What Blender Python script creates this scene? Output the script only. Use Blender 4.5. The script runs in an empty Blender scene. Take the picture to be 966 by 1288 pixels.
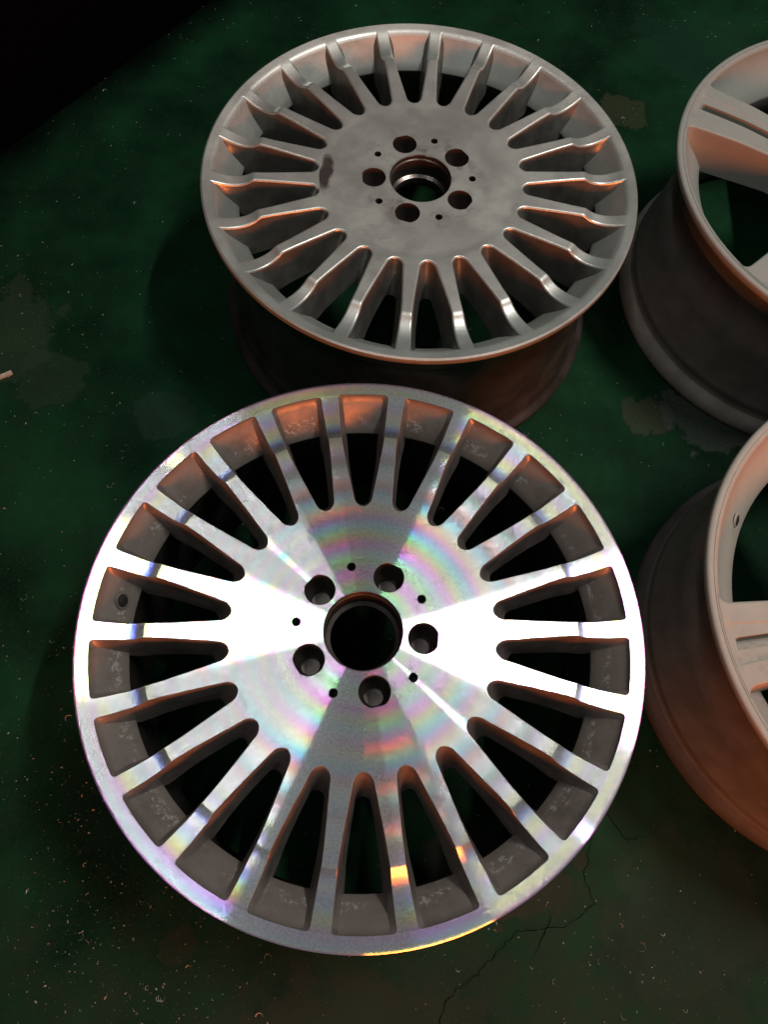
import bpy, math, random
from math import sin, cos, pi, radians, sqrt
from mathutils import Matrix, Vector
from mathutils.geometry import delaunay_2d_cdt

scene = bpy.context.scene
COL = scene.collection

# ------------------------------------------------------------------ camera
CAM_H, PITCH, ROLL = 0.9545, 0.3780, 0.1104
cam = bpy.data.cameras.new("camera")
cam.sensor_fit = 'VERTICAL'
cam.sensor_height = 36.0
cam.lens = 36.0 * 932.1 / 1288.0
cam.clip_start = 0.01
cam.clip_end = 100.0
camo = bpy.data.objects.new("camera", cam)
COL.objects.link(camo)
_d = Vector((0, sin(PITCH), -cos(PITCH)))
_r = Vector((1, 0, 0))
_u = _r.cross(_d)
_r2 = _r * cos(ROLL) + _u * sin(ROLL)
_u2 = -_r * sin(ROLL) + _u * cos(ROLL)
_m = Matrix((( _r2.x, _u2.x, -_d.x, 0), (_r2.y, _u2.y, -_d.y, 0), (_r2.z, _u2.z, -_d.z, CAM_H), (0, 0, 0, 1)))
camo.matrix_world = _m
scene.camera = camo

# ------------------------------------------------------------------ light
world = bpy.data.worlds.new("World")
scene.world = world
world.use_nodes = True
bg = world.node_tree.nodes["Background"]
# a dim workshop: pale ceiling overhead, dark walls
wt = world.node_tree
_tc = wt.nodes.new("ShaderNodeTexCoord")
_sp = wt.nodes.new("ShaderNodeSeparateXYZ")
_mr = wt.nodes.new("ShaderNodeMapRange")
_mr.interpolation_type = 'SMOOTHSTEP'
for _i, _x in ((1, 0.05), (2, 0.85), (3, 0.045), (4, 0.16)):
    _mr.inputs[_i].default_value = _x
wt.links.new(_tc.outputs['Generated'], _sp.inputs[0])
wt.links.new(_sp.outputs[2], _mr.inputs[0])
wt.links.new(_mr.outputs[0], bg.inputs[1])
bg.inputs[0].default_value = (0.95, 1.0, 1.0, 1)

def area_light(name, loc, target, sx, sy, power, color, up=(0, 1, 0), spread=180):
    l = bpy.data.lights.new(name, 'AREA')
    l.shape = 'RECTANGLE'
    l.size, l.size_y = sx, sy
    l.energy = power
    l.spread = radians(spread)
    l.color = color
    o = bpy.data.objects.new(name, l)
    COL.objects.link(o)
    z = (Vector(loc) - Vector(target)).normalized()
    y = Vector(up)
    y = (y - z * y.dot(z)).normalized()
    x = y.cross(z)
    o.matrix_world = Matrix(((x.x, y.x, z.x, loc[0]), (x.y, y.y, z.y, loc[1]), (x.z, y.z, z.z, loc[2]), (0, 0, 0, 1)))
    return o

# bright strip lamp on the ceiling, to the right of the wheels (runs along y)
area_light("strip_lamp", (1.17, 0.84, 3.0), (1.17, 0.84, 0), 0.05, 0.88, 60, (1.0, 0.97, 0.93))
# longer, weaker tube lamps on either side of the wheels
area_light("tube_lamp", (-0.66, 0.99, 3.0), (-0.66, 0.99, 0), 0.03, 4.0, 19, (0.98, 1.0, 1.0))
area_light("tube_lamp", (0.60, 0.55, 3.0), (0.60, 0.55, 0), 0.03, 4.0, 2.5, (0.98, 1.0, 1.0))
# small bare bulb
bl = bpy.data.lights.new("bulb", 'POINT')
bl.energy = 9
bl.shadow_soft_size = 0.022
blo = bpy.data.objects.new("bulb", bl)
blo.location = (1.18, -0.11, 3.0)
COL.objects.link(blo)
# warm heat lamp low down on the photographer's side
area_light("heat_lamp", (0.95, -2.25, 0.80), (-0.15, 0.5, 0.18), 1.3, 0.5, 14.5, (1.0, 0.205, 0.03), up=(0, 0, 1), spread=75)

scene.view_settings.view_transform = 'Standard'
scene.view_settings.look = 'None'
scene.view_settings.exposure = 0.0
scene.view_settings.gamma = 1.0
scene.cycles.use_denoising = True
scene.cycles.max_bounces = 6
scene.cycles.sample_clamp_indirect = 4.0

# ------------------------------------------------------------------ node helper
class NT:
    def __init__(self, name):
        self.m = bpy.data.materials.new(name)
        self.m.use_nodes = True
        self.t = self.m.node_tree
        self.t.nodes.clear()
        self.out = self.t.nodes.new("ShaderNodeOutputMaterial")
    def set(self, sock, v):
        if isinstance(v, bpy.types.NodeSocket):
            self.t.links.new(v, sock)
        elif isinstance(v, (tuple, list)):
            sock.default_value = tuple(v) + (1,) if (len(v) == 3 and len(sock.default_value) == 4) else v
        else:
            sock.default_value = v
    def n(self, typ, out=0, props=None, **ins):
        nd = self.t.nodes.new("ShaderNode" + typ)
        for k, v in (props or {}).items():
            setattr(nd, k, v)
        for k, v in ins.items():
            key = int(k[1:]) if (k[0] == 'i' and k[1:].isdigit()) else k.replace('_', ' ')
            self.set(nd.inputs[key], v)
        return nd.outputs[out]
    def math(self, op, a, b=None, c=None):
        nd = self.t.nodes.new("ShaderNodeMath")
        nd.operation = op
        self.set(nd.inputs[0], a)
        if b is not None: self.set(nd.inputs[1], b)
        if c is not None: self.set(nd.inputs[2], c)
        return nd.outputs[0]
    def vec(self, op, a, b=None, scale=None):
        nd = self.t.nodes.new("ShaderNodeVectorMath")
        nd.operation = op
        self.set(nd.inputs[0], a)
        if b is not None: self.set(nd.inputs[1], b)
        if scale is not None: self.set(nd.inputs['Scale'], scale)
        return nd.outputs['Value' if op in ('LENGTH', 'DOT_PRODUCT', 'DISTANCE') else 'Vector']
    def step(self, v, lo, hi, a=0.0, b=1.0):
        nd = self.t.nodes.new("ShaderNodeMapRange")
        nd.interpolation_type = 'SMOOTHSTEP'
        for i, x in enumerate((v, lo, hi, a, b)):
            self.set(nd.inputs[i], x)
        return nd.outputs[0]
    def mix(self, f, a, b):
        nd = self.t.nodes.new("ShaderNodeMix")
        nd.data_type = 'RGBA'
        self.set(nd.inputs[0], f)
        self.set(nd.inputs[6], a)
        self.set(nd.inputs[7], b)
        return nd.outputs[2]
    def noise(self, vec, scale, detail=3.0, rough=0.5, out=0):
        return self.n("TexNoise", out, Vector=vec, Scale=scale, Detail=detail, Roughness=rough)
    def done(self, shader):
        self.t.links.new(shader, self.out.inputs[0])
        return self.m

def wpos(g): return g.n("NewGeometry", 0)
def opos(g): return g.n("TexCoord", 3)

# ------------------------------------------------------------------ materials
def mat_machined():
    """lathe-cut bare aluminium: circular tool grooves, a little different for each colour of light"""
    g = NT("machined_aluminium")
    p = opos(g)
    sx = g.t.nodes.new("ShaderNodeSeparateXYZ"); g.set(sx.inputs[0], p)
    flat = g.n("CombineXYZ", X=sx.outputs[0], Y=sx.outputs[1])
    r = g.vec('LENGTH', flat)
    rad = g.n("VectorTransform", props=dict(vector_type='VECTOR', convert_from='OBJECT', convert_to='WORLD'), Vector=g.vec('NORMALIZE', flat))
    tan = g.vec('NORMALIZE', g.vec('CROSS_PRODUCT', (0, 0, 1), rad))
    N = g.n("NewGeometry", 1)
    w = wpos(g)
    grain = g.noise(w, 900, 1, 0.5, 1)
    gr = g.vec('SUBTRACT', grain, (0.5, 0.5, 0.5))
    drift = g.noise(w, 5.0, 1)
    ringn = g.n("TexNoise", props=dict(noise_dimensions='1D'), W=r, Scale=900.0, Detail=2.0)
    fine = g.math('MULTIPLY', g.math('SUBTRACT', ringn, 0.5), 0.10)
    spark = g.math('MULTIPLY_ADD', g.step(g.noise(w, 620, 2, 0.7), 0.36, 0.60), 0.75, g.math('MULTIPLY', ringn, 0.35))
    shader = None
    for col, per, ph in (((1, 0, 0), 0.0355, 0.3), ((0, 1, 0), 0.0315, 1.9), ((0, 0, 1), 0.0275, 3.4)):
        arg = g.math('MULTIPLY_ADD', r, 2 * pi / per, ph)
        arg = g.math('MULTIPLY_ADD', drift, 1.2, arg)
        rip = g.math('MULTIPLY', g.math('SINE', arg), 0.165)
        rip = g.math('ADD', rip, fine)
        n2 = g.vec('ADD', N, g.vec('SCALE', rad, scale=rip))
        n2 = g.vec('ADD', n2, g.vec('SCALE', gr, scale=0.006))
        n2 = g.vec('NORMALIZE', n2)
        c = g.mix(spark, tuple(x * 0.70 for x in col), tuple(x * y for x, y in zip(col, (0.96, 0.94, 0.96))))
        b = g.n("BsdfAnisotropic", props=dict(distribution='BECKMANN'), Color=c, Roughness=0.215, Anisotropy=0.862, Rotation=0.0, Normal=n2, Tangent=tan)
        shader = b if shader is None else g.n("AddShader", i0=shader, i1=b)
    soft = g.n("BsdfAnisotropic", props=dict(distribution='GGX'), Color=g.mix(spark, (0.66, 0.67, 0.68), (0.93, 0.94, 0.95)), Roughness=0.36, Anisotropy=0.60, Rotation=0.0, Normal=g.vec('NORMALIZE', g.vec('ADD', N, g.vec('SCALE', gr, scale=0.014))), Tangent=tan)
    return g.done(g.n("MixShader", i0=0.16, i1=shader, i2=soft))

def mat_paint(name, col, rough=0.42, metal=0.35, dirt=(0.05, 0.035, 0.03), dirt_amt=0.5, smear=False, lo=0.58):
    g = NT(name)
    w = wpos(g)
    p = opos(g)
    a = g.noise(w, 14, 5, 0.62)
    b = g.noise(w, 160, 3, 0.6)
    m = g.math('MULTIPLY', g.step(a, lo, lo + 0.2), g.step(b, 0.38, 0.62))
    m = g.math('MULTIPLY', m, dirt_amt)
    c = g.mix(m, col, dirt)
    c = g.mix(g.step(g.noise(w, 55, 4, 0.6), 0.3, 0.75, 0.0, 0.16), c, tuple(x * 0.62 for x in col))
    # pits and specks
    v = g.n("TexVoronoi", 0, Vector=w, Scale=330.0)
    pit = g.math('MULTIPLY', g.step(v, 0.16, 0.10), g.step(g.noise(w, 20, 2), 0.52, 0.64))
    c = g.mix(g.math('MULTIPLY', pit, 0.8), c, dirt)
    if smear:
        # brown tar-like smear beside the hub and rust freckles round the bolt holes
        q = g.vec('SUBTRACT', p, (-0.1205, -0.008, 0))
        q = g.vec('MULTIPLY', q, (95.0, 25.0, 0.0))
        q = g.math('MULTIPLY_ADD', g.math('SUBTRACT', g.noise(p, 60, 4), 0.5), 1.1, g.vec('LENGTH', q))
        c = g.mix(g.step(q, 1.05, 0.55, 0, 0.88), c, (0.040, 0.023, 0.024))
        q = g.vec('LENGTH', g.vec('MULTIPLY', p, (1, 1, 0)))
        ring = g.math('MULTIPLY', g.step(q, 0.10, 0.055), g.step(g.noise(p, 38, 4, 0.65), 0.48, 0.66))
        c = g.mix(g.math('MULTIPLY', ring, 0.55), c, (0.10, 0.06, 0.04))
    bump = g.n("Bump", Strength=0.25, Distance=0.0006, Height=g.noise(w, 260, 3, 0.6))
    rr = g.step(a, 0.3, 0.7, rough - 0.06, rough + 0.12)
    return g.done(g.n("BsdfPrincipled", Base_Color=c, Metallic=metal, Roughness=rr, Normal=bump))

def mat_inner():
    """silver paint inside the cut wheel: brake dust, pale scuffs"""
    g = NT("inner_silver_paint")
    w = wpos(g)
    p = opos(g)
    sx = g.t.nodes.new("ShaderNodeSeparateXYZ"); g.set(sx.inputs[0], p)
    z = sx.outputs[2]
    a = g.noise(w, 30, 5, 0.65)
    # blotchy film of brake dust
    dust = g.math('MULTIPLY', g.step(a, 0.36, 0.66), g.step(g.noise(w, 11, 3), 0.30, 0.62, 0.25, 1.0))
    c = g.mix(dust, (0.195, 0.168, 0.147), (0.125, 0.106, 0.092))
    band = g.math('MULTIPLY', g.step(z, -0.021, -0.026), g.step(z, -0.037, -0.032))
    s = g.math('MULTIPLY', g.step(g.noise(w, 200, 3, 0.75), 0.52, 0.58), g.step(g.noise(w, 34, 1), 0.44, 0.52))
    s = g.math('MULTIPLY', s, band)
    c = g.mix(g.math('MULTIPLY', s, 0.7), c, (0.40, 0.38, 0.36))
    bump = g.n("Bump", Strength=0.3, Distance=0.0008, Height=g.noise(w, 180, 4, 0.65))
    return g.done(g.n("BsdfPrincipled", Base_Color=c, Metallic=0.3, Roughness=g.step(a, 0.3, 0.7, 0.36, 0.55), Normal=bump))

def mat_plain(name, col, rough=0.6, metal=0.0, var=0.5, scale=60, spec=0.4):
    g = NT(name)
    w = wpos(g)
    n = g.noise(w, scale, 4, 0.6)
    c = g.mix(g.step(n, 0.3, 0.7), tuple(x * (1 - var) for x in col), col)
    bump = g.n("Bump", Strength=0.3, Distance=0.0006, Height=g.noise(w, 300, 3))
    return g.done(g.n("BsdfPrincipled", Base_Color=c, Metallic=metal, Roughness=rough, Normal=bump, Specular_IOR_Level=spec))

PATCHES = [  # centre x, y, radii, colour, strength: old spills and worn spots on the paint
    (-0.60, 0.60, 0.085, 0.10, (0.055, 0.075, 0.048), 0.55),
    (-0.51, 0.53, 0.05, 0.05, (0.045, 0.070, 0.045), 0.5),
    (-0.335, 0.49, 0.05, 0.04, (0.035, 0.065, 0.05), 0.45),
    (0.345, 1.20, 0.045, 0.04, (0.075, 0.085, 0.045), 0.65),
    (0.375, 0.575, 0.045, 0.035, (0.085, 0.085, 0.055), 0.7),
    (0.47, 0.58, 0.09, 0.05, (0.10, 0.11, 0.10), 0.65),
    (-0.172, -0.163, 0.022, 0.026, (0.06, 0.055, 0.035), 0.45),
    (0.175, -0.06, 0.10, 0.055, (0.060, 0.050, 0.034), 0.85),
    (0.05, -0.24, 0.15, 0.07, (0.045, 0.040, 0.026), 0.7),
    (0.40, -0.08, 0.10, 0.085, (0.060, 0.078, 0.054), 0.35),
    (0.50, 1.38, 0.13, 0.10, (0.020, 0.060, 0.035), 0.5),
]
def mat_floor():
    g = NT("green_painted_concrete")
    w = wpos(g)
    big = g.noise(w, 5.0, 4, 0.55)
    mid = g.noise(w, 22, 5, 0.65)
    fine = g.noise(w, 240, 4, 0.7)
    c = g.mix(g.step(big, 0.32, 0.68), (0.0010, 0.0095, 0.0036), (0.0062, 0.0370, 0.0140))
    c = g.mix(g.step(mid, 0.40, 0.75, 0, 0.65), c, (0.0060, 0.0185, 0.0085))
    c = g.mix(g.step(fine, 0.48, 0.70, 0, 0.55), c, (0.013, 0.026, 0.015))
    c = g.mix(g.step(g.noise(w, 700, 2, 0.6), 0.60, 0.70, 0, 0.5), c, (0.030, 0.042, 0.028))
    wob = g.math('MULTIPLY_ADD', g.math('SUBTRACT', g.noise(w, 17, 7, 0.66), 0.5), 2.3, 0.0)
    edge = None
    for (cx, cy, rx, ry, col, st) in PATCHES:
        q = g.vec('MULTIPLY', g.vec('SUBTRACT', w, (cx, cy, 0)), (1 / rx, 1 / ry, 0))
        q = g.math('ADD', g.vec('LENGTH', q), wob)
        m = g.math('MULTIPLY', g.step(q, 1.0, 0.86), g.step(fine, 0.25, 0.6, st * 0.45, st))
        c = g.mix(m, c, tuple(x * 0.48 for x in col))
        e = g.math('MULTIPLY', g.step(q, 0.93, 0.985), g.step(q, 1.03, 0.995))
        edge = e if edge is None else g.math('MAXIMUM', edge, e)
    c = g.mix(g.math('MULTIPLY', edge, 0.25), c, (0.008, 0.009, 0.007))
    # dusty, scuffed stretch where people walk round the wheels
    sxy = g.t.nodes.new("ShaderNodeSeparateXYZ"); g.set(sxy.inputs[0], w)
    tr = g.math('MULTIPLY_ADD', sxy.outputs[0], -0.35, sxy.outputs[1])
    tr = g.math('MULTIPLY_ADD', g.math('SUBTRACT', g.noise(w, 7, 6, 0.62), 0.5), 0.55, tr)
    c = g.mix(g.math('MULTIPLY', g.step(tr, 0.02, -0.28), g.step(mid, 0.25, 0.65, 0.25, 0.75)), c, (0.0185, 0.0275, 0.0180))
    # floor colour fades raggedly to near black towards the foot of the wall
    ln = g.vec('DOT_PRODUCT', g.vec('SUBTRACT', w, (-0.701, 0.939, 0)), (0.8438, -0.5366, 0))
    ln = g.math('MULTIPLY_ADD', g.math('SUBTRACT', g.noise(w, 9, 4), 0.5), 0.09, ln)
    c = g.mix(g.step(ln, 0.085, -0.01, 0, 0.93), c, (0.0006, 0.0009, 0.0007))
    # dust grains
    v = g.t.nodes.new("ShaderNodeTexVoronoi"); v.inputs['Scale'].default_value = 75.0
    g.set(v.inputs['Vector'], w)
    sep = g.n("SeparateColor", 0, Color=v.outputs['Color'])
    sz = g.step(sep, 0.55, 1.0, 0.0, 0.085)
    gr = g.math('LESS_THAN', v.outputs['Distance'], sz)
    c = g.mix(g.math('MULTIPLY', gr, 0.7), c, (0.12, 0.13, 0.10))
    hgt = g.math('ADD', g.math('MULTIPLY', mid, 0.6), g.math('MULTIPLY', fine, 0.4))
    bump = g.n("Bump", Strength=0.45, Distance=0.0015, Height=hgt)
    return g.done(g.n("BsdfPrincipled", Base_Color=c, Roughness=g.step(mid, 0.3, 0.7, 0.5, 0.75), Specular_IOR_Level=0.03, Normal=bump))

M_CUT = mat_machined()
M_IN = mat_inner()
M_SIL = mat_paint("worn_silver_paint", (0.455, 0.468, 0.43), 0.37, 0.7, dirt_amt=0.4, smear=True)
M_DIRTY = mat_plain("dirty_barrel", (0.15, 0.125, 0.11), 0.27, 0.75, 0.5, 20)
M_FLANK = mat_plain("dark_grey_window_paint", (0.25, 0.215, 0.195), 0.36, 0.45, 0.45, 40)
M_FLANK2 = mat_plain("darker_silver_flank", (0.17, 0.16, 0.14), 0.36, 0.5, 0.4, 40)  # spoke flanks in the windows get a darker tone of the silver
M_HOLE = mat_plain("dark_hole_wall", (0.06, 0.048, 0.042), 0.4, 0.4)  # dark tone for the walls of the bore and bolt holes
M_DARK = mat_plain("dark_inside", (0.02, 0.018, 0.017), 0.6)
M_BEIGE = mat_paint("beige_primer", (0.325, 0.28, 0.23), 0.62, 0.0, dirt=(0.08, 0.06, 0.05), dirt_amt=0.6, lo=0.56)
M_GREY = mat_paint("grey_beige_primer", (0.225, 0.225, 0.198), 0.62, 0.0, dirt=(0.07, 0.055, 0.045), dirt_amt=0.5, lo=0.58)
M_PBAR = mat_plain("primed_barrel", (0.13, 0.122, 0.108), 0.42, 0.1, 0.25, 30)
M_FLG3 = mat_plain("pale_rear_flange", (0.25, 0.24, 0.205), 0.6, 0.0, 0.25, 30)
M_FLG4 = mat_plain("darkened_rear_flange", (0.07, 0.068, 0.063), 0.6, 0.0, 0.3, 30)  # flange colour darkened to offset the warm lamp light falling on it
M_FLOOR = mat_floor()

# ------------------------------------------------------------------ mesh helpers
def link(name, verts, faces, mats, parent=None, mi=None, smooth=35):
    me = bpy.data.meshes.new(name)
    me.from_pydata(verts, [], faces)
    for m in mats: me.materials.append(m)
    if mi: me.polygons.foreach_set("material_index", mi)
    me.validate()
    if smooth:
        me.polygons.foreach_set("use_smooth", [True] * len(me.polygons))
        me.set_sharp_from_angle(angle=radians(smooth))
    me.update()
    o = bpy.data.objects.new(name, me)
    COL.objects.link(o)
    o.parent = parent
    return o

def lerp_table(tab, x):
    if x <= tab[0][0]: return tab[0][1]
    for (a, fa), (b, fb) in zip(tab, tab[1:]):
        if x <= b: return fa + (fb - fa) * (x - a) / (b - a)
    return tab[-1][1]

def smooth_table(tab, x, s):
    n = 9
    return sum(lerp_table(tab, x + s * (2 * i / (n - 1) - 1)) for i in range(n)) / n

def lathe(name, prof, mat, parent, seg=176, closed=False, smooth=40):
    vs, fs = [], []
    for r, z in prof:
        for k in range(seg):
            a = 2 * pi * k / seg
            vs.append((r * cos(a), r * sin(a), z))
    n = len(prof)
    for i in range(n if closed else n - 1):
        j = (i + 1) % n
        for k in range(seg):
            l = (k + 1) % seg
            fs.append((i * seg + k, i * seg + l, j * seg + l, j * seg + k))
    return link(name, vs, fs, [mat], parent, smooth=smooth)

def tube_walls(name, x, y, prof, mat, parent, seg=40):
    vs, fs = [], []
    for r, z in prof:
        for k in range(seg):
            a = 2 * pi * k / seg
            vs.append((x + r * cos(a), y + r * sin(a), z))
    for i in range(len(prof) - 1):
        for k in range(seg):
            l = (k + 1) % seg
            fs.append((i * seg + k, (i + 1) * seg + k, (i + 1) * seg + l, i * seg + l))
    return link(name, vs, fs, [mat], parent)

def holed_disc(outer, holes, z, nring):
    """flat ring sheet with round holes: verts, faces (triangles)"""
    pts, edges = [], []
    def circ(cx, cy, r, n):
        s = len(pts)
        for k in range(n):
            a = 2 * pi * k / n
            pts.append(Vector((cx + r * cos(a), cy + r * sin(a))))
            edges.append((s + k, s + (k + 1) % n))
    circ(0, 0, outer, nring)
    for (hx, hy, hr, n) in holes: circ(hx, hy, hr, n)
    v, e, f, _, _, _ = delaunay_2d_cdt(pts, edges, [], 0, 1e-7)
    fs = []
    for t in f:
        c = sum((v[i] for i in t), Vector((0, 0))) / len(t)
        if c.length > outer: continue
        if any((c - Vector((hx, hy))).length < hr * 0.999 for hx, hy, hr, _ in holes): continue
        fs.append(tuple(t))
    return [(q.x, q.y, z) for q in v], fs

# ------------------------------------------------------------------ spokes
def spoke_mesh(name, S, mats):
    """One spoke from hub circle to rim lip, with rounded window edges, drafted flanks and underside.
    Coordinates about the wheel axis, the spoke along +x."""
    R, pitch = S['R'], S['pitch']
    rt, rb, tl = S['rt'] * R, S['rb'] * R, S['tip'] * R
    b = S['edge']
    rows = [rt + tl * (i / 9) ** 2 for i in range(10)]
    rows += [x * R for x in S['rows'] if x * R > rt + tl * 1.05]
    rc = S['corner']
    rows = [r for r in rows if r < rb - rc * 1.05]
    rows += [rb - rc * (1 - sin(pi / 2 * i / 5)) for i in range(6)]
    half = pitch / 2
    def tipf(r):
        t = min(1, max(0, (r - rt) / tl))
        return sqrt(max(0, 1 - (1 - t) ** 2))
    def corner(r):
        d = r - (rb - rc)
        return (rc - sqrt(max(0, rc * rc - d * d))) / r if d > 0 else 0
    tf = [tipf(r) for r in rows]
    def level(e, tau, draft):
        out = []
        for i, r in enumerate(rows):
            rr = r + tau * ((rb - r) / (rb - rt)) ** 3
            w = (S['w'](r / R) * (1 - draft) - corner(r) + e / rr) * tf[i]
            out.append((rr, max(0.0, half - w)))
        return out
    vs, fs, mi = [], [], []
    # top
    top = level(b, -b, 0)
    cols = S['cols']
    idx = []
    for i, (r, s) in enumerate(top):
        row = []
        for c in cols(r, s):
            z = S['z'](r / R) + S['dz'](r / R, c * r)
            row.append(len(vs)); vs.append((r * cos(c), r * sin(c), z))
        idx.append(row)
    for i in range(len(rows) - 1):
        for k in range(len(idx[0]) - 1):
            fs.append((idx[i][k], idx[i + 1][k], idx[i + 1][k + 1], idx[i][k + 1])); mi.append(0)
    # flanks
    levels = []
    nb = 4 if b > 0.001 else 2
    for k in range(1, nb + 1):
        th = pi / 2 * k / nb
        levels.append((level(b - b * sin(th), -b + b * sin(th), 0), b - b * cos(th), 0.0))
    for k in range(1, 6):
        s = k / 5
        levels.append((level(0, S['tau'] * s, S['draft'] * s), b, s))
    zb = S['zb']
    for side in (-1, 1):
        prev = [row[0] if side < 0 else row[-1] for row in idx]
        for li, (lev, dz, s) in enumerate(levels):
            cur = []
            for i, (r, a) in enumerate(lev):
                z0 = S['z'](rows[i] / R) - dz
                z = z0 + (max(zb, lerp_table(S['floor'], rows[i] / R)) - z0) * s
                cur.append(len(vs)); vs.append((r * cos(a), side * r * sin(a), z))
            m = 0 if li < nb and S['edge_mat0'] else 1
            for i in range(len(rows) - 1):
                q = (prev[i], cur[i], cur[i + 1], prev[i + 1])
                fs.append(q if side > 0 else q[::-1]); mi.append(m)
            prev = cur
        if side < 0: botl = prev
        else: botr = prev
    for i in range(len(rows) - 1):
        fs.append((botl[i], botr[i], botr[i + 1], botl[i + 1])); mi.append(1)
    o = link(name, vs, fs, mats, None, mi, smooth=34)
    return o

def even_cols(r, s):
    return [s * f for f in (-1, -0.85, -0.55, -0.2, 0.2, 0.55, 0.85, 1)]

GROUP = "alloy wheels lying on the workshop floor"
def wheel_root(loc, rotz, label):
    o = bpy.data.objects.new("alloy_wheel", None)
    COL.objects.link(o)
    o.empty_display_size = 0.05
    o.location = (loc[0], loc[1], 0)
    o.rotation_euler = (0, 0, rotz)
    o["label"] = label
    o["category"] = "wheel"
    o["group"] = GROUP
    return o

def shifted(tab, h):
    return [(r, z + h) for r, z in tab]

# ------------------------------------------------------------------ many-spoke wheel
R1, H1 = 0.275, 0.250
W_TAB = [(0.475, 3.3), (0.507, 3.8), (0.56, 4.55), (0.623, 5.3), (0.70, 5.95), (0.757, 6.22), (0.80, 6.12), (0.94, 6.12)]
Z_TAB = [(0.0, -.0100), (0.44, -.0100), (0.475, -.0092), (0.767, -.0058), (0.780, -.0083), (0.795, -.0104), (0.81, -.0117), (0.83, -.0126), (0.85, -.0128), (0.875, -.0121), (0.90, -.0105), (0.925, -.0082), (0.95, -.0052), (1.0, -.0016)]
ROWS = [0.52 + 0.02 * i for i in range(12)] + [0.75, 0.755] + [0.758 + 0.0025 * i for i in range(20)] + [0.81 + 0.006 * i for i in range(9)] + [0.87, 0.89, 0.91, 0.925, 0.94]

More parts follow.
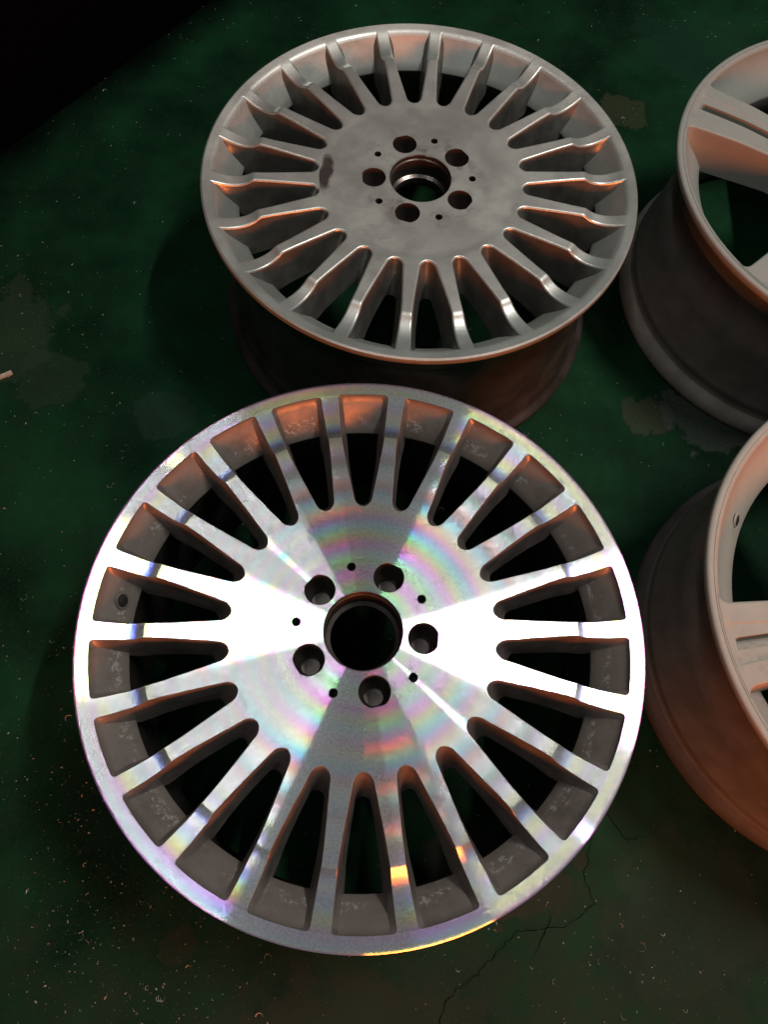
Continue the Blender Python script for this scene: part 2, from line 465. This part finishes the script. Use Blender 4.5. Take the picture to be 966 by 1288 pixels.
Z_CUT = [(0.0, -.0100), (0.44, -.0100), (0.475, -.0092), (0.767, -.0052), (0.773, -.0068), (0.780, -.0083), (0.79, -.0098), (0.80, -.0107), (0.815, -.0114), (0.83, -.0116), (0.85, -.0113), (0.875, -.0103), (0.90, -.0087), (0.925, -.0066), (0.95, -.0044), (1.0, -.0024)]
def multi_spoke_wheel(loc, phase, bolt, label, cut, valve):
    root = wheel_root(loc, 0, label)
    R, h = R1, H1
    b = 0.0006 if cut else 0.0024
    face = M_CUT if cut else M_SIL
    wall = M_FLANK if cut else M_FLANK2
    zf = lambda x: smooth_table(Z_CUT, x, 0.0035) if cut else smooth_table(Z_TAB, x, 0.011)
    rbf = 0.948 if cut else 0.962
    S = dict(R=R, pitch=2 * pi / 22, rt=0.475, rb=rbf, tip=0.034, edge=b, rows=ROWS, corner=0.004,
             w=lambda x: radians(lerp_table(W_TAB, x)), z=zf, dz=lambda r, d: 0.0, cols=even_cols,
             tau=0.020, draft=0.30, zb=-0.055, edge_mat0=not cut,
             floor=[(0.80, -0.1), (0.835, -0.055), (0.847, -0.048), (0.885, -0.033), (0.905, -0.0255), (0.93, -0.0175), (rbf, -0.010)])
    base = Matrix.Translation((0, 0, h))
    first = spoke_mesh("spoke", S, [face, wall])
    for k in range(22):
        o = first if k == 0 else bpy.data.objects.new("spoke", first.data)
        if k: COL.objects.link(o)
        o.parent = root
        o.matrix_local = Matrix.Translation((0, 0, h)) @ Matrix.Rotation(radians(phase) + (k + 0.5) * 2 * pi / 22, 4, 'Z')
    # hub: flat pad with holes, then a shallow conical ring out to the spokes
    ri = 0.268 * R
    holes = [(0, 0, 0.143 * R, 96)]
    bolts, dowels = [], []
    for k in range(5):
        a = radians(bolt + 72 * k)
        bolts.append((0.2165 * R * cos(a), 0.2165 * R * sin(a), 0.0565 * R, 40))
        a += radians(36)
        dowels.append((0.240 * R * cos(a), 0.240 * R * sin(a), 0.0165 * R, 20))
    step = 0.00012 if cut else 0.0
    zi = zf(0.2) - step
    v, f = holed_disc(ri, holes + bolts + dowels, zi, 176)
    mi = [0] * len(f)
    seg = 176
    prof = [(ri + 0.0006, zi + step)] + [(x * R, zf(x)) for x in (0.30, 0.34, 0.38, 0.42, 0.435, 0.445, 0.455)] + [(0.475 * R - b, zf(0.475 - b / R))]
    start = len(v)
    for r, z in [(ri, zi)] + prof:
        for k in range(seg):
            a = 2 * pi * k / seg
            v.append((r * cos(a), r * sin(a), z))
    for i in range(len(prof)):
        for k in range(seg):
            l = (k + 1) % seg
            f.append((start + i * seg + k, start + (i + 1) * seg + k, start + (i + 1) * seg + l, start + i * seg + l)); mi.append(0)
    # back of the pad
    bs = len(v)
    for r, z in ((0.475 * R + 0.018, -0.055), (0.145 * R, -0.058)):
        for k in range(seg):
            a = 2 * pi * k / seg
            v.append((r * cos(a), r * sin(a), z))
    for k in range(seg):
        l = (k + 1) % seg
        f.append((bs + k, bs + l, bs + seg + l, bs + seg + k)); mi.append(1)
    hub = link("hub", v, f, [face, wall], root, mi, smooth=25)
    hub.location = (0, 0, h)
    rb = 0.143 * R
    tube_walls("center_bore", 0, 0, [(rb + .0007, zi + .0001), (rb - .0006, zi - .0009), (rb - .0006, zi - .006), (rb - .002, zi - .007), (rb - .002, zi - .030), (rb - .0062, zi - .032), (rb - .0062, zi - .040), (rb - .003, zi - .042), (rb - .003, -.058)], M_HOLE if cut else M_DIRTY, hub, 96)
    for x, y, r, _ in bolts:
        tube_walls("bolt_hole", x, y, [(r + .0003, zi + .0001), (r - .0003, zi - .0006), (r - .0003, zi - .022), (r * .62, zi - .030), (r * .62, -.057)], M_HOLE if cut else M_DIRTY, hub)
    for x, y, r, _ in dowels:
        tube_walls("dowel_hole", x, y, [(r + .0001, zi + .0001), (r, zi - .0004), (r, zi - .02), (r * .3, zi - .021)], M_DARK, hub, 20)
    # rim lip
    zl = zf(rbf)
    lip = [(rbf * R, zl)] + [(x * R, zf(x)) for x in ((0.955, 0.965, 0.975, 0.984, 0.990) if cut else (0.970, 0.978, 0.985, 0.990))]
    lip += [(0.9945 * R, -0.0031), (0.9985 * R, -0.0038), (R, -0.0062), (R, -0.0105), (0.995 * R, -0.013), (0.985 * R, -0.014)]
    if not cut:
        lip = [(rbf * R - .0064, zl - .0046), (rbf * R - .0048, zl - .0028), (rbf * R - .0032, zl - .0014), (rbf * R - .0016, zl - .0005)] + lip
    lip_o = lathe("rim_lip", lip, face, root)
    lip_o.location = (0, 0, h)
    if cut:
        inner = [(0.948 * R, zl - .0004), (0.944 * R, -0.0095), (0.930 * R, -0.0135)]
    else:
        inner = [(rbf * R - .0064, zl - .0046), (0.931 * R, -0.0118), (0.921 * R, -0.0155)]
    inner += [(0.908 * R, -.0200), (0.888 * R, -.0270), (0.868 * R, -.0345), (0.848 * R, -.0415), (0.8465 * R, -.0430), (0.853 * R, -.050)]
    n_edge = len(inner) - 2
    inner += [(0.862 * R, -.058), (0.868 * R, -.090), (0.885 * R, -.112), (0.90 * R, -.20), (0.93 * R, -.235), (0.985 * R, -h + .001)]
    outer = [(0.994 * R, -h + .0004), (0.9985 * R, -h + .004), (0.9985 * R, -h + .010), (0.985 * R, -h + .014), (0.965 * R, -h + .0155), (0.955 * R, -h + .019), (0.950 * R, -h + .036), (0.942 * R, -h + .040), (0.930 * R, -h + .045),
             (0.925 * R, -0.13), (0.908 * R, -0.115), (0.889 * R, -0.098), (0.887 * R, -0.066), (0.90 * R, -0.056), (0.94 * R, -0.046), (0.946 * R, -0.028), (0.957 * R, -0.020), (0.985 * R, -0.014)]
    bar = lathe("barrel", inner + outer, M_IN if cut else M_SIL, root)
    bar.location = (0, 0, h)
    if not cut:
        bar.data.materials.append(M_DIRTY)
        n0 = len(inner)
        for pl in bar.data.polygons:
            ring = pl.vertices[0] // 176
            if ring >= n_edge: pl.material_index = 1
    else:
        bar.data.materials.append(M_DARK)
        for pl in bar.data.polygons:
            ring = pl.vertices[0] // 176
            if ring >= n_edge and ring < len(inner): pl.material_index = 1
    valve_hole(root, R, h, zl, valve, wall)
    return root

def valve_hole(root, R, h, zl, ang, ring_mat, rr=0.886, dz=-0.0225, rad=0.0062):
    """ring-rimmed valve hole sunk in the sloping inner wall of the rim"""
    a = radians(ang)
    n = Vector((-0.86 * cos(a), -0.86 * sin(a), 0.51)).normalized()
    c = Vector((rr * R * cos(a), rr * R * sin(a), zl + dz))
    t = Vector((-sin(a), cos(a), 0))
    u = n.cross(t)
    prof = [(rad * 1.45, -.0008), (rad * 1.40, .0009), (rad * 1.05, .0011), (rad, .0004), (rad * .93, -.001), (rad * .9, .0016), (rad * 0.55, .0022), (0.0001, .0022)]
    vs, fs, mi, seg = [], [], [], 28
    for r, z in prof:
        for k in range(seg):
            b = 2 * pi * k / seg
            vs.append(tuple(c + n * (z + .0008) + t * (r * cos(b)) + u * (r * sin(b))))
    for i in range(len(prof) - 1):
        for k in range(seg):
            l = (k + 1) % seg
            fs.append((i * seg + k, i * seg + l, (i + 1) * seg + l, (i + 1) * seg + k))
            mi.append(1 if i >= 3 else 0)
    o = link("valve_hole", vs, fs, [ring_mat, M_DARK], root, mi)
    o.location = (0, 0, h)

# ------------------------------------------------------------------ twin-spoke wheel
R3, H3 = 0.2748, 0.2509
def twin_spoke_wheel(loc, spoke_angle, label, face, valve, flange):
    root = wheel_root(loc, 0, label)
    R, h = R3, H3
    ztab = [(0, -.030), (0.28, -.030), (0.36, -.020), (0.50, -.010), (0.70, -.0045), (0.85, -.0035), (0.965, -.0035), (1.0, -.001)]
    zf = lambda x: smooth_table(ztab, x, 0.03)
    def hw(x): return 0.028 + (0.0425 - 0.028) * min(1, max(0, (x - 0.33) / 0.63))
    def w(x): return pi / 5 - math.asin(min(0.99, hw(x) / (x * R)))
    def dz(x, d):
        d = abs(d)
        z = 0.0
        if 0.50 < x < 0.955:
            e = min(1, (0.955 - x) / 0.008) * min(1, (x - 0.50) / 0.05)
            g = 0.021 * (0.55 + 0.45 * (x - 0.5) / 0.45)
            z -= 0.0010 * e * min(1, max(0, (g - d) / 0.0012))
        if 0.40 < x < 0.925:
            e = min(1, (0.925 - x) / 0.012) * min(1, (x - 0.40) / 0.05)
            z -= 0.017 * e * min(1, max(0, (0.0062 - d) / 0.0016))
        return z
    def cols(r, s):
        x = r / R
        hm = s * r
        g = 0.021 * (0.55 + 0.45 * (x - 0.5) / 0.45)
        g = min(max(g, 0.010), 0.023)
        ds = [0.0, 0.0035, 0.0046, 0.0054, 0.0062, (0.0062 + g) / 2, g - 0.0013, g - .0006, g + 0.0001, (g + hm) / 2, hm - 0.001, hm]
        ds = [-d for d in ds[:0:-1]] + ds
        return [d / r for d in ds]
    S = dict(R=R, pitch=2 * pi / 5, rt=0.34, rb=0.965, tip=0.13, edge=0.0025, rows=[0.47 + 0.03 * i for i in range(14)] + [0.89, 0.90, 0.908, 0.913, 0.919, 0.925, 0.93, 0.94, 0.947, 0.951, 0.955, 0.958],
             corner=0.012, w=w, z=zf, dz=dz, cols=cols, tau=0.012, draft=0.05, zb=-0.060, edge_mat0=True,
             floor=[(0.80, -0.1), (0.82, -0.058), (0.875, -0.043), (0.918, -0.029), (0.945, -0.018), (0.965, -0.010)])
    first = spoke_mesh("spoke", S, [face, face])
    for k in range(5):
        o = first if k == 0 else bpy.data.objects.new("spoke", first.data)
        if k: COL.objects.link(o)
        o.parent = root
        o.matrix_local = Matrix.Translation((0, 0, h)) @ Matrix.Rotation(radians(spoke_angle) + k * 2 * pi / 5, 4, 'Z')
    zi = zf(0.25)
    bolts = []
    for k in range(5):
        a = radians(spoke_angle + 36 + 72 * k)
        bolts.append((0.205 * R * cos(a), 0.205 * R * sin(a), 0.05 * R, 32))
    seg = 160
    v, f = holed_disc(0.27 * R, [(0, 0, 0.13 * R, 80)] + bolts, zi, seg)
    prof = [(0.27 * R, zi), (0.29 * R, zf(0.29)), (0.31 * R, zf(0.31)), (0.34 * R - 0.0025, zf(0.34 - 0.009)), (0.34 * R + 0.010, -0.06), (0.14 * R, -0.062)]
    st = len(v)
    for r, z in prof:
        for k in range(seg):
            a = 2 * pi * k / seg
            v.append((r * cos(a), r * sin(a), z))
    for i in range(len(prof) - 1):
        for k in range(seg):
            l = (k + 1) % seg
            f.append((st + i * seg + k, st + (i + 1) * seg + k, st + (i + 1) * seg + l, st + i * seg + l))
    hub = link("hub", v, f, [face], root)
    hub.location = (0, 0, h)
    tube_walls("center_bore", 0, 0, [(0.13 * R, zi), (0.128 * R, zi - .001), (0.128 * R, -.062)], face, hub, 80)
    for x, y, r, _ in bolts:
        tube_walls("bolt_hole", x, y, [(r, zi), (r - .0004, zi - .0006), (r - .0004, zi - .02), (r * .6, zi - .026)], face, hub, 32)
    zl = zf(0.965)
    lip = [(0.965 * R - .0034, zl - .0042), (0.965 * R - .0022, zl - .0016), (0.968 * R, zl - .0001), (0.972 * R, zl), (0.973 * R, zl - .0007), (0.976 * R, zl - .0007), (0.977 * R, zl + .0002), (0.985 * R, zl + .0006), (0.993 * R, -.0028), (0.998 * R, -.0040), (R, -.0062), (R, -.0105), (0.995 * R, -.013), (0.985 * R, -.014)]
    lo = lathe("rim_lip", lip, face, root)
    lo.location = (0, 0, h)
    inner = [(0.965 * R - .0034, zl - .0042), (0.945 * R, zl - .012), (0.918 * R, zl - .022), (0.893 * R, zl - .030), (0.875 * R, zl - .034), (0.850 * R, zl - .041), (0.820 * R, zl - .050), (0.815 * R, zl - .054), (0.825 * R, zl - .08), (0.86 * R, zl - .098), (0.885 * R, zl - .115), (0.90 * R, -.20), (0.92 * R, -.235), (0.965 * R, -h + .001)]
    outer = [(0.972 * R, -h + .0004), (0.980 * R, -h + .003), (0.982 * R, -h + .009), (0.980 * R, -h + .016), (0.972 * R, -h + .022), (0.958 * R, -h + .027), (0.944 * R, -h + .031), (0.935 * R, -h + .036), (0.935 * R, -h + .041), (0.939 * R, -h + .046), (0.935 * R, -h + .052), (0.920 * R, -h + .060),
             (0.908 * R, -.13), (0.890 * R, -.105), (0.845 * R, -.088), (0.840 * R, -.068), (0.875 * R, -.058), (0.935 * R, -.046), (0.945 * R, -.024), (0.955 * R, -.018), (0.985 * R, -.014)]
    bar = lathe("barrel", inner + outer, face, root)
    bar.location = (0, 0, h)
    bar.data.materials.append(M_PBAR)
    bar.data.materials.append(flange)
    n0 = len(inner)
    for pl in bar.data.polygons:
        ring = pl.vertices[0] // 176
        if 7 <= ring < n0 - 2 or ring >= n0 + 6: pl.material_index = 1
        elif n0 - 2 <= ring < n0 + 6: pl.material_index = 2
    valve_hole(root, R, h, zl, valve, face, 0.862, -0.0385)
    return root

# ------------------------------------------------------------------ floor, wall
def build_floor():
    n, L = 60, 4.0
    vs = [(-L + 2 * L * i / n, -L + 2 * L * j / n, 0) for j in range(n + 1) for i in range(n + 1)]
    fs = [(j * (n + 1) + i, j * (n + 1) + i + 1, (j + 1) * (n + 1) + i + 1, (j + 1) * (n + 1) + i) for j in range(n) for i in range(n)]
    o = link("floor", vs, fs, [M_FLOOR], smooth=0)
    o["kind"] = "structure"
    o["label"] = "worn dark green painted concrete floor with stains and dust"
    return o
FLOOR = build_floor()

M_CRACK = mat_plain("crack_dirt", (0.006, 0.006, 0.004), 0.9, spec=0.02)
def crack(points, width, seed):
    """open crack in the paint, a jagged thin dark sliver with a slightly lifted edge"""
    rnd = random.Random(seed)
    P = [Vector(q) for q in points]
    fine = []
    for a, b in zip(P, P[1:]):
        k = max(2, int((b - a).length / 0.005))
        for i in range(k):
            q = a.lerp(b, i / k)
            fine.append(q + Vector((rnd.uniform(-1, 1), rnd.uniform(-1, 1))) * 0.0022)
    fine.append(P[-1])
    vs, fs = [], []
    n = len(fine)
    for i, q in enumerate(fine):
        t = (fine[min(n - 1, i + 1)] - fine[max(0, i - 1)]).normalized()
        nn = Vector((-t.y, t.x))
        ww = width * rnd.uniform(0.25, 1.0) * min(1, i / 3 + .2, (n - 1 - i) / 3 + .2)
        for s, z in ((-1, .0006), (0, .0011), (1, .0006)):
            vs.append((q.x + nn.x * ww * s, q.y + nn.y * ww * s, z))
    for i in range(n - 1):
        for k in range(2):
            fs.append((i * 3 + k, i * 3 + k + 1, i * 3 + 4 + k, i * 3 + 3 + k))
    o = link("paint_crack", vs, fs, [M_CRACK], FLOOR, smooth=0)
    return o
crack([(0.29, -0.004), (0.28, -0.052), (0.294, -0.076), (0.26, -0.104), (0.203, -0.115), (0.16, -0.16), (0.127, -0.19), (0.115, -0.25)], 0.0006, 1)
crack([(0.245, -0.09), (0.232, -0.118), (0.222, -0.14)], 0.0007, 2)
crack([(0.30, 0.03), (0.33, -0.005), (0.352, -0.001)], 0.0006, 6)

def build_wall():
    a, b = Vector((-0.701, 0.939)), Vector((-0.446, 1.34))
    t = (b - a).normalized()
    n = Vector((-t.y, t.x))
    p0, p1 = a - t * 3, a + t * 5
    q = [p0, p1, p1 + n * 0.15, p0 + n * 0.15]
    vs = [(x.x, x.y, 0.0) for x in q] + [(x.x, x.y, 2.2) for x in q]
    fs = [(0, 1, 5, 4), (1, 2, 6, 5), (2, 3, 7, 6), (3, 0, 4, 7), (4, 5, 6, 7)]
    o = link("wall", vs, fs, [mat_plain("black_wall", (0.0012, 0.0012, 0.0014), 0.9, spec=0.02)], smooth=0)
    o["kind"] = "structure"
build_wall()

# ------------------------------------------------------------------ wheels
multi_spoke_wheel((-0.0074, 0.1578), 178.4, 70.9, "polished bare metal many-spoke alloy wheel with rainbow sheen on its machined face", True, 178.4)
multi_spoke_wheel((-0.0005, 0.7413), 180.3, 43.0, "dull worn silver many-spoke alloy wheel with brown smear beside its hub", False, 10.0)
twin_spoke_wheel((0.6022, 0.8212), 158.5, "grey beige twin-spoke alloy wheel standing beside the dull silver wheel", M_GREY, 300, M_FLG3)
twin_spoke_wheel((0.6069, 0.2469), 194.2, "pinkish beige primed twin-spoke alloy wheel with a valve hole beside the polished wheel", M_BEIGE, 159, M_FLG4)

# ------------------------------------------------------------------ loose bits on the floor
def build_shavings():
    rnd = random.Random(11)
    vs, fs = [], []
    def chip(x, y, s):
        a = rnd.uniform(0, 2 * pi); el = rnd.uniform(0.6, 2.2)
        b0 = len(vs)
        for k in range(4):
            an = a + k * pi / 2 + rnd.uniform(-.4, .4)
            rr = s * (el if k % 2 == 0 else 1)
            vs.append((x + rr * cos(an), y + rr * sin(an), 0.0006))
        vs.append((x, y, 0.0006 + s * rnd.uniform(.5, 1.2)))
        for k in range(4): fs.append((b0 + k, b0 + (k + 1) % 4, b0 + 4))
    def curl(x, y, s):
        a = rnd.uniform(0, 2 * pi); arc = rnd.uniform(1.2, 4.5); n = 9
        wd = rnd.uniform(.00018, .0004)
        b0 = len(vs)
        for k in range(n):
            t = k / (n - 1)
            an = a + arc * t
            rr = s * (1 - .3 * t)
            zz = .0007 + .0022 * sin(pi * t) * rnd.uniform(.6, 1)
            vs.append((x + (rr - wd) * cos(an), y + (rr - wd) * sin(an), zz))
            vs.append((x + (rr + wd) * cos(an), y + (rr + wd) * sin(an), zz + .0005))
        for k in range(n - 1): fs.append((b0 + 2 * k, b0 + 2 * k + 1, b0 + 2 * k + 3, b0 + 2 * k + 2))
    clusters = [(rnd.uniform(-.8, .7), rnd.uniform(-.35, 1.5), rnd.uniform(.03, .10)) for _ in range(34)]
    clusters += [(-0.30, -0.12, .08), (-0.25, -0.2, .06), (-.33, .0, .09), (-.17, -.2, .06)] * 5
    for i in range(5200):
        if rnd.random() < .55:
            x, y = rnd.uniform(-.9, .75), rnd.uniform(-.35, 1.6)
        else:
            c = rnd.choice(clusters)
            x, y = rnd.gauss(c[0], c[2]), rnd.gauss(c[1], c[2])
        chip(x, y, .00025 + .0009 * rnd.random() ** 4)
    for i in range(300):
        if rnd.random() < .5:
            x, y = rnd.uniform(-.9, .75), rnd.uniform(-.35, 1.6)
        else:
            c = rnd.choice(clusters)
            x, y = rnd.gauss(c[0], c[2]), rnd.gauss(c[1], c[2])
        curl(x, y, .0012 + .0045 * rnd.random() ** 2)
    o = link("metal_shavings", vs, fs, [mat_plain("aluminium_swarf", (0.34, 0.36, 0.31), 0.4, 0.2, 0.7, 200)], smooth=0)
    o["kind"] = "stuff"
    o["label"] = "tiny metal shavings and dust scattered over the green floor"
    o["category"] = "shavings"
build_shavings()

def build_splinter():
    rnd = random.Random(5)
    a, b = Vector((-0.600, 0.506)), Vector((-0.563, 0.532))
    t = (b - a).normalized(); n = Vector((-t.y, t.x))
    vs, fs = [], []
    k = 7
    for i in range(k):
        q = a.lerp(b, i / (k - 1))
        w = .0032 * rnd.uniform(.85, 1.1)
        for s, z in ((-1, .0002), (-1, .003), (1, .0034), (1, .0002)):
            vs.append((q.x + n.x * w * s, q.y + n.y * w * s, z * (1 if z < .001 else rnd.uniform(.85, 1.1))))
    for i in range(k - 1):
        for j in range(4):
            l = (j + 1) % 4
            fs.append((i * 4 + j, i * 4 + l, i * 4 + 4 + l, i * 4 + 4 + j))
    fs.append((3, 2, 1, 0)); e = (k - 1) * 4
    fs.append((e, e + 1, e + 2, e + 3))
    o = link("wood_splinter", vs, fs, [mat_plain("pale_wood", (0.42, 0.36, 0.27), 0.8, 0, .4, 150)], smooth=0)
    o["label"] = "short pale splinter of wood lying on the green floor"
    o["category"] = "splinter"
build_splinter()
